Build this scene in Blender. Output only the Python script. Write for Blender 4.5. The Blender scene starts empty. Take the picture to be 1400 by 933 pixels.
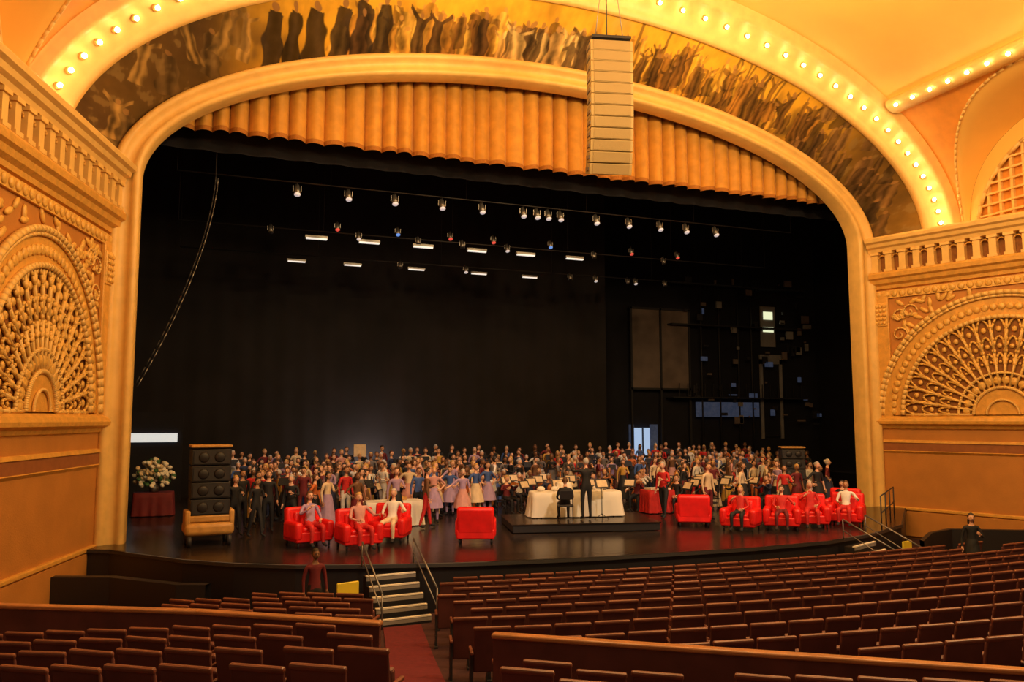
import bpy, bmesh, math, random
import numpy as np
from mathutils import Vector, Matrix, Euler
random.seed(7)
S=bpy.context.scene
try: S.view_settings.view_transform='Standard'
except Exception: pass
pi=math.pi
def link(o,parent=None):
    S.collection.objects.link(o)
    if parent: o.parent=parent
    return o
# ---------------------------------------------------------------- materials
def mat(name,col,rough=.6,metal=0,noise=0,nscale=6,bump=0,bscale=20,emit=None,es=0,col2=None,spec=None,bumptype='noise',coat=0,sheen=0):
    m=bpy.data.materials.new(name); m.use_nodes=True; nt=m.node_tree; b=nt.nodes['Principled BSDF']
    b.inputs['Base Color'].default_value=(*col,1); b.inputs['Roughness'].default_value=rough; b.inputs['Metallic'].default_value=metal
    if spec is not None: b.inputs['Specular IOR Level'].default_value=spec
    if coat: b.inputs['Coat Weight'].default_value=coat
    if sheen: b.inputs['Sheen Weight'].default_value=sheen
    if emit: b.inputs['Emission Color'].default_value=(*emit,1); b.inputs['Emission Strength'].default_value=es
    tc=nt.nodes.new('ShaderNodeTexCoord')
    if noise:
        n=nt.nodes.new('ShaderNodeTexNoise'); n.inputs['Scale'].default_value=nscale; n.inputs['Detail'].default_value=4
        nt.links.new(tc.outputs['Object'],n.inputs['Vector'])
        mx=nt.nodes.new('ShaderNodeMix'); mx.data_type='RGBA'
        c2=col2 or tuple(c*(1-noise) for c in col)
        mx.inputs[6].default_value=(*col,1); mx.inputs[7].default_value=(*c2,1)
        rp=nt.nodes.new('ShaderNodeMapRange'); rp.inputs[1].default_value=.35; rp.inputs[2].default_value=.65
        nt.links.new(n.outputs['Fac'],rp.inputs[0]); nt.links.new(rp.outputs[0],mx.inputs[0]); nt.links.new(mx.outputs[2],b.inputs['Base Color'])
    if bump:
        n2=nt.nodes.new('ShaderNodeTexVoronoi' if bumptype=='vor' else 'ShaderNodeTexNoise'); n2.inputs['Scale'].default_value=bscale
        nt.links.new(tc.outputs['Object'],n2.inputs['Vector'])
        bp=nt.nodes.new('ShaderNodeBump'); bp.inputs['Strength'].default_value=bump; bp.inputs['Distance'].default_value=.1
        nt.links.new(n2.outputs[0],bp.inputs['Height']); nt.links.new(bp.outputs[0],b.inputs['Normal'])
    return m
M={}
M['wall']=mat('plaster_ochre',(.56,.235,.050),.55,noise=.12,nscale=1.5,bump=.1,bscale=30)
M['gold']=mat('gilded_plaster',(.80,.42,.085),.45,noise=.2,nscale=5,bump=.15,bscale=25)
M['goldlt']=mat('cream_gold_plaster',(.88,.56,.18),.45,noise=.12,nscale=3)
M['orn']=mat('ornament_gilding',(.86,.50,.12),.4,noise=.2,nscale=9,bump=.2,bscale=7,bumptype='vor')
M['dark']=mat('recess_shade_brown',(.30,.115,.025),.8,noise=.3)  # flat backing; the shade of a recess is put into its colour
M['band']=mat('brown_band',(.34,.12,.04),.6,noise=.15)
M['ceil']=mat('ceiling_plaster',(.96,.58,.14),.6,noise=.08,nscale=.6)
M['orange']=mat('spandrel_orange',(.84,.33,.04),.6,noise=.15,nscale=2)
M['bulb']=mat('bulb_glow',(1,.9,.6),.3,emit=(1,.80,.40),es=34)
M['black']=mat('black_masking',(.011,.010,.018),.9,noise=.3,nscale=1)
M['blackdrop']=mat('black_backdrop',(.015,.012,.016),.95,noise=.4,nscale=.5)
M['stage']=mat('stage_floor',(.028,.019,.018),.24,noise=.4,nscale=1.2,bump=.05,bscale=4)
M['blackwood']=mat('black_painted_wood',(.016,.014,.018),.5)
M['velvet']=mat('gold_curtain',(.66,.30,.032),.65,noise=.2,nscale=3,sheen=.2)
M['fringe']=mat('curtain_fringe',(.42,.16,.025),.8,bump=.4,bscale=60)
M['metal']=mat('steel_grey',(.25,.24,.25),.4,metal=.7)
M['dmetal']=mat('dark_metal',(.035,.033,.04),.55,metal=.3)
M['lens']=mat('lamp_lens',(1,1,1),.3,emit=(.95,.85,.85),es=.45)
M['tubew']=mat('work_light_tube',(1,1,1),.3,emit=(1,.93,.85),es=.75)
M['redl']=mat('red_gel',(1,.1,.05),.3,emit=(1,.12,.08),es=.6)
M['bluel']=mat('blue_gel',(.1,.3,1),.3,emit=(.2,.4,1),es=.7)
M['speaker']=mat('speaker_cream',(.42,.30,.13),.55,noise=.1)
M['spgrille']=mat('speaker_grille',(.33,.23,.10),.6,bump=.4,bscale=90)
M['redch']=mat('red_velvet',(.85,.012,.012),.45,noise=.2,nscale=4)
M['cloth']=mat('white_tablecloth',(.85,.80,.72),.7)
M['seat']=mat('seat_back_mohair',(.155,.048,.042),.55,noise=.3,nscale=3)
M['seatw']=mat('seat_wood',(.21,.068,.044),.4,noise=.2,nscale=8)
M['rail']=mat('rail_wood',(.50,.21,.08),.35,noise=.3,nscale=3)
M['carpet']=mat('carpet_maroon',(.05,.012,.018),.9,noise=.3,nscale=12)
M['aisle']=mat('carpet_red',(.14,.008,.020),.9,noise=.25,nscale=12)
M['tan']=mat('tan_wood',(.62,.33,.09),.5,noise=.25,nscale=5)
M['yellow']=mat('yellow_vinyl',(.75,.6,.05),.4)
M['greyp']=mat('grey_flat',(.22,.16,.14),.8,noise=.3,nscale=1)
M['greyw']=mat('grey_wall',(.34,.31,.30),.7,noise=.3,nscale=1)
M['winw']=mat('window_glow',(.8,.8,.6),.5,emit=(.9,.95,.6),es=.9)
M['bluewin']=mat('blue_doorway_light',(.2,.3,.5),.5,emit=(.45,.62,.9),es=.75)
M['bluedim']=mat('blue_lit_panel',(.10,.13,.2),.5,noise=.8,nscale=3,emit=(.15,.2,.36),es=.12)  # blue light on upstage panels, put into the material as a faint glow
M['sign']=mat('light_panel',(.8,.85,.9),.5,emit=(.6,.68,.7),es=.8)
M['wood']=mat('instrument_wood',(.40,.13,.03),.25,coat=.5)
M['skinA']=mat('skin_light',(.72,.40,.27),.5); M['skinB']=mat('skin_tan',(.50,.25,.14),.5); M['skinC']=mat('skin_brown',(.22,.10,.055),.5)
for n,c in dict(hb=(.02,.013,.01),hbr=(.10,.045,.02),hbl=(.50,.30,.10),hg=(.45,.42,.40)).items(): M[n]=mat('hair_'+n,c,.6)
FAB=dict(blk=(.012,.012,.016),nav=(.02,.03,.09),wht=(.80,.76,.72),crm=(.75,.58,.38),red=(.60,.02,.02),pnk=(.62,.30,.27),mar=(.16,.012,.02),blu=(.05,.11,.36),lil=(.42,.28,.46),gry=(.15,.13,.13),gld=(.62,.36,.07),grn=(.05,.15,.06),brn=(.16,.07,.03),fog=(.62,.15,.03))
for n,c in FAB.items(): M[n]=mat('fabric_'+n,c,.75,noise=.2,nscale=6)
# ---------------------------------------------------------------- mesh builder
class MB:
    def __init__(s): s.bm=bmesh.new(); s.T=Matrix(); s.mats=[]
    def mi(s,k):
        if k not in s.mats: s.mats.append(k)
        return s.mats.index(k)
    def _set(s,vs,k,smooth=False):
        i=s.mi(k); fs=set()
        for v in vs:
            for f in v.link_faces: fs.add(f)
        for f in fs: f.material_index=i; f.smooth=smooth
    def box(s,c,d,k,rot=(0,0,0),bevel=0,seg=2):
        m=s.T@Matrix.Translation(c)@Euler(rot).to_matrix().to_4x4()@Matrix.Diagonal((*d,1))
        r=bmesh.ops.create_cube(s.bm,size=1,matrix=m); vs=r['verts']
        s._set(vs,k)
        if bevel:
            es=set(e for v in vs for e in v.link_edges)
            i=s.mi(k)
            rr=bmesh.ops.bevel(s.bm,geom=list(es),offset=bevel,segments=seg,affect='EDGES',profile=.5)
            for f in rr['faces']: f.material_index=i; f.smooth=True
    def ball(s,c,d,k,rot=(0,0,0),u=12,v=8):
        m=s.T@Matrix.Translation(c)@Euler(rot).to_matrix().to_4x4()@Matrix.Diagonal((*d,1))
        r=bmesh.ops.create_uvsphere(s.bm,u_segments=u,v_segments=v,radius=1,matrix=m); s._set(r['verts'],k,True); return r['verts']
    def cone(s,p,q,r1,r2,k,n=10,cap=True):
        p=Vector(p);q=Vector(q); d=q-p; L=d.length
        rot=Vector((0,0,1)).rotation_difference(d.normalized()).to_matrix().to_4x4()
        m=s.T@Matrix.Translation((p+q)/2)@rot
        r=bmesh.ops.create_cone(s.bm,cap_ends=cap,segments=n,radius1=r1,radius2=max(r2,1e-4),depth=L,matrix=m); s._set(r['verts'],k,True)
    def tube(s,pts,r,k,n=8):
        for a,b in zip(pts[:-1],pts[1:]): s.cone(a,b,r,r,k,n)
    def lathe(s,prof,c,k,n=20,fn=None):
        rings=[]
        for r,z in prof:
            ring=[]
            for i in range(n):
                a=2*pi*i/n; rr=r*(fn(a,z) if fn else 1)
                ring.append(s.bm.verts.new(s.T@(Vector(c)+Vector((rr*math.cos(a),rr*math.sin(a),z)))))
            rings.append(ring)
        i=s.mi(k)
        for A,B in zip(rings[:-1],rings[1:]):
            for j in range(n):
                f=s.bm.faces.new((A[j],A[(j+1)%n],B[(j+1)%n],B[j])); f.material_index=i; f.smooth=True
    def grid(s,rows,k,smooth=True,closed=False):
        i=s.mi(k); V=[[s.bm.verts.new(s.T@Vector(p)) for p in r] for r in rows]
        for A,B in zip(V[:-1],V[1:]):
            n=len(A)
            for j in range(n if closed else n-1):
                j2=(j+1)%n
                try:
                    f=s.bm.faces.new((A[j],A[j2],B[j2],B[j])); f.material_index=i; f.smooth=smooth
                except ValueError: pass
    def poly(s,pts,k):
        f=s.bm.faces.new([s.bm.verts.new(s.T@Vector(p)) for p in pts]); f.material_index=s.mi(k)
    def mesh(s,name,recalc=True):
        if recalc: bmesh.ops.recalc_face_normals(s.bm,faces=s.bm.faces)
        me=bpy.data.meshes.new(name); s.bm.to_mesh(me); s.bm.free()
        for k in s.mats: me.materials.append(M[k])
        return me
    def obj(s,name,loc=(0,0,0),rz=0,parent=None,recalc=True):
        o=bpy.data.objects.new(name,s.mesh(name,recalc)); o.location=loc; o.rotation_euler=(0,0,rz); return link(o,parent)
def inst(name,me,loc,rz=0,sc=1):
    o=bpy.data.objects.new(name,me); o.location=loc; o.rotation_euler=(0,0,rz); o.scale=(sc,sc,sc); return link(o)
# ---------------------------------------------------------------- proscenium
CX=10.93; A0=12.73; ZS=10.0; R0=4.5
def ell(a,r,y,n=96,zs=ZS,t0=0,t1=pi):
    return [(CX-a*math.cos(t0+(t1-t0)*i/n),y,zs+r*math.sin(t0+(t1-t0)*i/n)) for i in range(n+1)]
def frame_path(o,y):
    p=[(CX-A0-o,y,z) for z in (-.4,0,2,4,6,8)]
    p+=ell(A0+o,R0+o*.95,y)
    p+=[(CX+A0+o,y,z) for z in (8,6,4,2,0,-.4)]
    return p
b=MB()
prof=[(0,.55),(0,-.02),(.05,-.10),(.17,-.12),(.21,-.03),(.46,-.03),(.50,-.14),(.62,-.20),(.72,-.14),(.76,-.02),(.8,.1)]
b.grid([frame_path(o,y) for o,y in prof],'goldlt')
b.obj('proscenium_frame')
b=MB()
op=frame_path(0,.5); outer=[]
for p in op:
    d=Vector((p[0]-CX,0,p[2]-5)); k=min(20/abs(d.x) if abs(d.x)>1e-6 else 1e9, 17/abs(d.z) if abs(d.z)>1e-6 else 1e9)
    outer.append((CX+d.x*k,.5,5+d.z*k))
b.grid([op,outer],'black',smooth=False)
b.obj('wall_proscenium')
# mural (painted frieze): painted per-vertex in the wall's own coordinates
RA=6.62
nu,nv=2200,90
th=np.linspace(pi,0,nu); vv=np.linspace(0,1,nv)
TH,VV=np.meshgrid(th,vv,indexing='ij')
Aa=13.50+(14.50-13.50)*VV; Rr=5.22+(RA+.02-5.22)*VV
X=CX+Aa*np.cos(TH); Y=-.02-1.5*VV; Z=ZS+Rr*np.sin(TH)
def fbm(u,v,seed,f0,oct=5):
    r=np.random.RandomState(seed); o=np.zeros_like(u); amp=1
    for k in range(oct):
        for j in range(4):
            a=r.rand()*2*pi; o+=amp*np.sin((u*math.cos(a)+v*math.sin(a))*f0*(1.9**k)+r.rand()*9)
        amp*=.62
    return o/5
N1=fbm(X,Z,1,.9); N2=fbm(X,Z,2,3.0); N3=fbm(X,Z,4,5.0,3); N4=fbm(X,Z,9,5.0,3); N5=fbm(X,Z*.5,12,4.0,4); N6=fbm(X*1.3,Z,21,8.0,4)
XD=X+.07*N3; ZD=Z+.07*N4
gold=np.array([.80,.43,.035]); brown=np.array([.085,.046,.018]); olive=np.array([.15,.095,.022])
def sm(x,a,bb): t=np.clip((x-a)/(bb-a),0,1); return t*t*(3-2*t)
LOW=ZS+5.22*np.sqrt(np.clip(1-((X-CX)/13.5)**2,0,1))
g=sm(X,-.6,2.2); g=g*(1-.82*sm(X,20.6,23.2)); g=np.clip(g+.25*N1*g+.08*N1,0.02,1)
colr=brown*(1-g[...,None])+gold*g[...,None]
colr*=(1+.25*N2[...,None])
def blend(m,c,soft=.9):
    global colr
    mm_=(m*soft)[...,None]; colr=colr*(1-mm_)+c*mm_
def zlow(x): return ZS+5.22*math.sqrt(max(0,1-((x-CX)/13.5)**2))
def figure(xc,w,h,col,z0=0,lean=0,soft=.92,arm=0):
    zb=zlow(xc)+z0; v=(ZD-zb)/h; x=(XD-xc-lean*h*v)/w
    wid=.46-.22*v+.07*np.sin(v*11+xc*3)
    body=sm(wid-np.abs(x),-.03,.05)*(v<.80)*(v>-.3)
    sh=sm(.30-.35*np.maximum(0,v-.70)-np.abs(x),-.02,.05)*(v>.5)*(v<.84)
    head=sm(1-((x/.15)**2+((v-.91)/.085)**2),0,.4)
    ar=0
    if arm: ar=sm(.07-np.abs(v-(.72+arm*np.abs(x)*.35)),-.01,.02)*(np.abs(x)<.75)
    m=np.clip(body+sh+ar,0,1)
    f=.8+.6*np.sin(x*11+xc*7+N3)*.7+.35*N2+.25*N6
    blend(m,np.array(col)*np.clip(f,.2,1.9)[...,None],soft)
    blend(head,np.array(col)*.35+np.array([.30,.15,.05]),soft)
R_=random.Random(11)
tree=sm(ZD-LOW,.95,.15)*np.clip(.75+.9*N5,0,1)*(.30+.70*sm(X,11,14))
blend(tree,olive,.85)
mass=sm(N5+.35*N3,.25,.7)*sm(ZD-LOW,1.5,.4)
blend(mass,np.array([.12,.065,.02]),.75)
sky=sm(N1+.4*N2,.1,.9)*sm(X,8,9.5)*(1-sm(X,12,13.5)); blend(sky,np.array([.36,.31,.18]),.6)
leaf=sm(N6+.4*N2,.25,.6)*(sm(X,20.6,22)+(1-sm(X,-.5,1.5)))
blend(np.clip(leaf,0,1),np.array([.26,.17,.06]),.55)
for i in range(12):
    x=R_.uniform(12.5,23); m=sm(.05-np.abs(XD-x-.1*np.sin(ZD*2+i)),-.01,.02); blend(m,np.array([.10,.055,.02]),.7)
for i in range(44): figure(R_.uniform(3.3,10.6),R_.uniform(.45,.7),R_.uniform(.5,.95),R_.choice([(.42,.20,.03),(.65,.36,.06),(.20,.09,.02),(.5,.24,.04),(.8,.48,.09)]),soft=.75,lean=R_.uniform(-.15,.15),z0=R_.uniform(0,.35),arm=R_.choice([0,0,1,-.5]))
x=1.55
for i in range(6): figure(x,R_.uniform(.6,.8),R_.uniform(1.05,1.3),(.028,.018,.012)); x+=R_.uniform(.42,.75)
for x in (4.1,5.9,6.5,8.0): figure(x,.5,R_.uniform(.8,1.05),(.08,.04,.015),arm=R_.choice([0,1]))
for i in range(28): figure(R_.uniform(8.6,12.6),R_.uniform(.4,.65),R_.uniform(.6,1.0),R_.choice([(.66,.46,.18),(.12,.065,.025),(.52,.32,.11),(.09,.05,.02)]),soft=.8,lean=R_.uniform(-.2,.2),arm=R_.choice([0,1,-.6]))
for i in range(90): figure(R_.uniform(12.3,21.5),R_.uniform(.25,.5),R_.uniform(.4,.95),R_.choice([(.22,.10,.02),(.42,.19,.03),(.12,.06,.015),(.8,.44,.06),(.16,.08,.02)]),soft=.8,lean=R_.uniform(-.15,.15),z0=R_.uniform(-.1,.5),arm=R_.choice([0,0,1]))
for i in range(40): figure(R_.uniform(20.5,24.5),R_.uniform(.3,.5),R_.uniform(.5,.8),R_.choice([(.15,.08,.03),(.28,.15,.05),(.06,.035,.015)]),soft=.7,z0=R_.uniform(-.4,1.4))
for x,l,z0 in ((-1.9,.3,.9),(-.6,-.5,.75),(.1,.45,.65),(-2.5,.15,.6),(.75,.1,.4)): figure(x,.42,.75,(.40,.24,.07),lean=l,z0=z0,arm=1,soft=.75)
for x,z0 in ((-1.2,.3),(-.1,.3),(.6,.7),(-2.2,-.2)): figure(x,.6,.7,(.18,.11,.04),z0=z0,soft=.6)
colr=np.clip(colr*(1+.12*N6[...,None]),.004,1)
me=bpy.data.meshes.new('mural')
V=np.stack([X,Y,Z],-1).reshape(-1,3)
idx=np.arange(nu*nv).reshape(nu,nv); Fq=np.stack([idx[:-1,:-1],idx[1:,:-1],idx[1:,1:],idx[:-1,1:]],-1).reshape(-1,4)
me.from_pydata(V.tolist(),[],Fq.tolist())
ca=me.color_attributes.new('paint','FLOAT_COLOR','POINT'); ca.data.foreach_set('color',np.concatenate([colr.reshape(-1,3),np.ones((nu*nv,1))],1).ravel())
mm=bpy.data.materials.new('mural_paint'); mm.use_nodes=True; nt=mm.node_tree; at=nt.nodes.new('ShaderNodeAttribute'); at.attribute_name='paint'
nt.links.new(at.outputs['Color'],nt.nodes['Principled BSDF'].inputs['Base Color']); nt.nodes['Principled BSDF'].inputs['Roughness'].default_value=.75
nt.nodes['Principled BSDF'].inputs['Specular IOR Level'].default_value=.2
me.materials.append(mm); me.polygons.foreach_set('use_smooth',[True]*len(me.polygons)); link(bpy.data.objects.new('mural_frieze',me))
# light arch band
b=MB(); BA=15.50; BR=7.90
secs=[(-1.50,14.47,RA-.03),(-1.62,14.41,RA-.10),(-1.72,14.46,RA-.02),(-1.74,14.60,RA+.15),(-1.78,14.66,RA+.23),(-2.12,15.14,7.50),(-2.2,15.12,7.46),(-2.32,15.22,7.58),(-2.36,15.42,7.82),(-2.40,BA,BR)]
b.grid([ell(a,r,y,128,t0=-.02,t1=pi+.02) for y,a,r in secs],'goldlt')
nb=50
bb=MB()
for i in range(nb+1):
    t=.03+(pi-.06)*i/nb; a,r,y=14.90,7.18,-1.95
    p=Vector((CX-a*math.cos(t),y-.03,ZS+r*math.sin(t)))
    nrm=Vector((math.cos(t)*.5,-.7,-math.sin(t)*.5)).normalized()
    b.cone(p,p+nrm*.07,.10,.06,'goldlt',10); bb.ball(p+nrm*.12,(.062,.062,.07),'bulb',u=8,v=6)
b.obj('light_arch')
def rib(side):
    sx=lambda x: x if side>0 else 2*CX-x
    b=MB()
    rows=[]
    for dx,dz in ((.35,.35),(.0,.02),(-.12,-.06),(-.12,-.22),(.02,-.36),(.22,-.42),(.45,-.40),(.6,-.2)):
        rows.append([(sx(22.95+dx),-2.45-u*1.2,14.85+dz) for u in range(10)])
    b.grid(rows,'goldlt'); 
    for i in range(15):
        p=Vector((sx(22.93),-2.9-i*.72,14.58)); b.cone(p,p+Vector((-.05*side,0,-.05)),.10,.06,'goldlt',8); bb.ball(p+Vector((-.09*side,0,-.06)),(.065,.065,.065),'bulb',u=8,v=6)
    b.obj('ceiling_rib')
rib(1); rib(-1)
bb.obj('arch_light_bulbs')
b=MB(); t0=math.asin(4.85/BR)
b.grid([ell(BA,BR,y,64,t0=t0,t1=pi-t0) for y in (-2.4,-5,-8,-12,-16)],'ceil'); b.obj('ceiling')
def xs(z): return CX+BA*math.sqrt(max(0,1-((z-10)/BR)**2))
def lunette(side):
    sx=lambda x: x if side>0 else 2*CX-x
    tc,rh,rv,zb=7.65,5.2,4.35,10.2
    b=MB(); n=60; hole=[];bound=[]; back=[]
    for i in range(n+1):
        a=pi*i/n; c,s=math.cos(a),math.sin(a)
        c_=math.copysign(abs(c)**.8,c); s_=s**.8 if s>0 else 0
        t=tc-rh*c_; z=zb+rv*s_; hole.append((t,z))
        dx,dz=-c_*rh,s_*rv
        L=1e9
        if dx<-1e-6: L=min(L,(tc-2.4)/-dx)
        if dx>1e-6: L=min(L,(13.2-tc)/dx)
        if dz>1e-6: L=min(L,(14.9-zb)/dz)
        bound.append((tc+L*dx,zb+L*dz)); back.append((tc-(rh-.15)*c_,zb+(rv-.35)*s_))
    rows=[]
    for k in range(7):
        w=k/6; r=[]
        for (t1,z1),(t2,z2) in zip(hole,bound):
            t=t1+(t2-t1)*w; z=z1+(z2-z1)*w; r.append((sx(xs(z)),-t,z))
        rows.append(r)
    b.grid(rows,'orange')
    o=b.obj('spandrel_'+('right' if side>0 else 'left'))
    b=MB(); rows=[]
    for k in range(6):
        w=k/5; r=[]
        for (t1,z1),(t2,z2) in zip(hole,back):
            x=xs(z1)+(26.55-xs(z1))*(w**1.5); t=t1+(t2-t1)*w**.6; z=z1+(z2-z1)*w**.6
            r.append((sx(x),-t,z))
        rows.append(r)
    b.grid(rows,'ceil')
    for p,q in zip(hole[:-1],hole[1:]): b.cone((sx(xs(p[1])-.02),-p[0],p[1]),(sx(xs(q[1])-.02),-q[0],q[1]),.05,.05,'goldlt',6)
    b.poly([(sx(26.6),-p[0],p[1]) for p in back],'orange')
    gh,gv=rh-.55,rv-.85
    b.grid([[(sx(26.56),-p[0],p[1]) for p in back],[(sx(26.5),-(tc-gh*math.cos(pi*i/n)),zb+gv*math.sin(pi*i/n)) for i in range(n+1)]],'ceil')
    for k in range(1,20):
        t=tc-gh+k*(2*gh/20); u=(t-tc)/gh; h=gv*math.sqrt(1-u*u)
        b.box((sx(26.52),-t,zb+h/2),(.12,.10,h),'goldlt')
    for k in range(0,9):
        z=zb+.1+k*.38; u=math.sqrt(max(0,1-((z-zb)/gv)**2))*gh
        b.box((sx(26.49),-tc,z),(.12,2*u,.07),'goldlt')
    b.tube([(sx(26.45),-(tc-gh*math.cos(pi*i/24)),zb+gv*math.sin(pi*i/24)) for i in range(25)],.08,'goldlt',6)
    b.obj('lunette_grille')
lunette(1); lunette(-1)
# ---------------------------------------------------------------- side walls
def side_wall(side,uc,rh,rv):
    if side<0: org=Vector((-2.5,0,0)); d=Vector((-.25,-1,0)).normalized(); n=Vector((1,-.25,0)).normalized()
    else: org=Vector((24.38,0,0)); d=Vector((.34,-1,0)).normalized(); n=Vector((-1,-.34,0)).normalized()
    T=Matrix(((d.x,n.x,0,org.x),(d.y,n.y,0,org.y),(0,0,1,0),(0,0,0,1)))
    L=13
    nm='left' if side<0 else 'right'
    def new(): 
        b=MB(); b.T=T; return b
    def prism(b,pr,k,u0=0,u1=L):
        b.grid([[(u0,w,z) for w,z in pr],[(u1,w,z) for w,z in pr]],k,smooth=False)
    b=new(); b.box((L/2,-.25,4.4),(L,.5,11.6),'wall'); b.obj('wall_'+nm)
    b=new()
    prism(b,[(-1.5,10.28),(.55,10.28),(.62,10.2),(.60,10.08),(.5,10.02),(.46,9.9),(.36,9.84),(.32,9.72),(.12,9.70)],'goldlt')
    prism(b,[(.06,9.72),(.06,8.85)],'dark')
    prism(b,[(.02,8.95),(.34,8.93),(.40,8.85),(.38,8.7),(.28,8.64),(.24,8.5),(.12,8.42),(.1,8.3),(0,8.27)],'gold')
    k=0;u=.1
    while u<L-.3:
        b.box((u+.13,.17,9.28),(.24,.26,.72),'goldlt'); b.box((u+.13,.2,9.66),(.34,.3,.1),'goldlt'); b.box((u+.13,.2,8.98),(.32,.3,.1),'goldlt')
        pts=[(u+.13+.25-.14*math.cos(pi*i/6),.2,9.45+.14*math.sin(pi*i/6)) for i in range(7)]
        b.tube(pts,.03,'gold',5)
        u+=.52
    b.obj('cornice_'+nm)
    b=new()
    b.box((L/2,.04,8.08),(L,.08,.3),'orn')
    u=.1
    while u<L-.2:
        b.ball((u+.12,.09,8.08),(.12,.05,.12),'orn',u=8,v=6); u+=.3
    b.box((.3,.06,5.7),(.55,.12,4.9),'gold',bevel=.03)
    b.box((.3,.1,7.3),(.5,.12,.9),'orn',bevel=.03)
    for kx in (-.14,0,.14):
        for kz in range(5): b.ball((.3+kx,.17,6.98+kz*.16),(.075,.05,.075),'orn',u=8,v=6)
    prism(b,[(0,3.42),(.10,3.40),(.22,3.32),(.26,3.22),(.24,3.12),(.1,3.05),(.06,2.95),(0,2.92)],'gold')
    prism(b,[(0,2.52),(.06,2.5),(.08,2.42)],'gold'); prism(b,[(.02,2.45),(.05,2.45),(.05,2.12),(.02,2.12)],'band'); prism(b,[(.03,2.13),(.08,2.1),(0,2.02)],'gold')
    b.obj('trim_'+nm)
    b=new(); b.box((L/2,.05,-.55),(L,.1,.9),'wall'); b.box((L/2,.03,-.02),(L,.14,.12),'gold',bevel=.03); b.obj('baseboard_'+nm)
    b=new(); zc=3.45
    def P(r,a,w): return (uc-rh*r*math.cos(a),w,zc+rv*r*math.sin(a))
    def ring(r,rad,k,w=.06,n=56): b.tube([P(r,pi*i/n,w) for i in range(n+1)],rad,k,6)
    def annul(r1,r2,w,k,n=56):
        b.grid([[P(r1,pi*i/n,w) for i in range(n+1)],[P(r2,pi*i/n,w) for i in range(n+1)]],k,smooth=False)
    annul(.80,1.0,.06,'gold'); ring(1.0,.09,'goldlt',.1); ring(.97,.05,'goldlt',.1)
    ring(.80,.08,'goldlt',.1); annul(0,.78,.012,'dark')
    for i in range(44): 
        a=pi*(i+.5)/44; b.ball(P(.885,a,.08),(.13,.05,.13),'orn',u=8,v=5)
    annul(0,.22,.08,'gold'); ring(.22,.06,'goldlt',.1); ring(.12,.04,'goldlt',.12)
    ring(.34,.05,'goldlt',.08)
    for i in range(14):
        a=pi*(i+.5)/14; b.ball(P(.28,a,.07),(.14,.05,.14),'orn',u=8,v=5)
    ns=19
    for i in range(ns+1):
        a=pi*i/ns; b.tube([P(.22,a,.07),P(.5,a,.09),P(.78,a,.07)],.045,'goldlt',5)
        for rr in (.42,.52,.62,.72): b.ball(P(rr,a,.08),(.085,.05,.085),'orn',u=6,v=5)
    for i in range(ns):
        a=pi*(i+.5)/ns; da=pi/ns*.45
        for r1,r2 in ((.34,.50),(.48,.64),(.62,.79)):
            pts=[P(r1,a-da,.06)]
            for j in range(7):
                q=-1+2*j/6; pts.append(P(r1+(r2-r1)*(1-.55*q*q),a+da*q,.07))
            pts.append(P(r1,a+da,.06)); b.tube(pts,.04,'orn',5)
        b.ball(P(.56,a,.06),(.09,.04,.09),'orn',u=6,v=5); b.ball(P(.70,a,.06),(.10,.04,.10),'orn',u=6,v=5); b.ball(P(.43,a,.06),(.05,.04,.05),'orn',u=6,v=5)
    b.obj('fan_grille_'+nm)
    b=new(); rr=random.Random(3)
    for i in range(620):
        u=rr.uniform(.7,L-.5); z=rr.uniform(3.6,7.85)
        q=((u-uc)/rh)**2+((z-zc)/rv)**2
        if q<1.05**2: continue
        a=rr.uniform(0,pi); b.ball((u,.03,z),(.20,.05,.08),'orn',rot=(0,a,0),u=8,v=5)
    for u,z in ((.95,7.2),(1.35,7.35),(.95,6.5)):
        b.tube([(u+.3*math.cos(t)*(1-t/9),.07,z+.3*math.sin(t)*(1-t/9)) for t in [k*.5 for k in range(16)]],.03,'goldlt',5)
    b.obj('foliage_relief_'+nm)
side_wall(-1,3.75,3.35,4.05)
side_wall(1,4.35,4.25,4.25)
# ---------------------------------------------------------------- valance
b=MB(); n=3200; top=[];bot=[];frin=[];mid=[]
for i in range(n+1):
    x=-1.3+24.5*i/n
    ph=x*2*pi/.56+.8*math.sin(x*.9)+.5*math.sin(x*2.3)
    am=.30+.05*math.sin(x*1.3)
    u=(ph/(2*pi))%1.0            # rounded lobe with a deep narrow crease between lobes
    prof_=-abs(math.sin(pi*u))**.6
    y=1.15+am*(prof_+.3); zb=11.90+.03*math.sin(x*2*pi/1.75)
    top.append((x,1.15+am*.9*(prof_+.3),15)); mid.append((x,y,13)); bot.append((x,y,zb+.14)); frin.append((x,y,zb))
b.grid([top,mid,bot],'velvet'); b.grid([bot,frin],'fringe'); b.obj('gold_valance_curtain',recalc=False)
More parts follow.
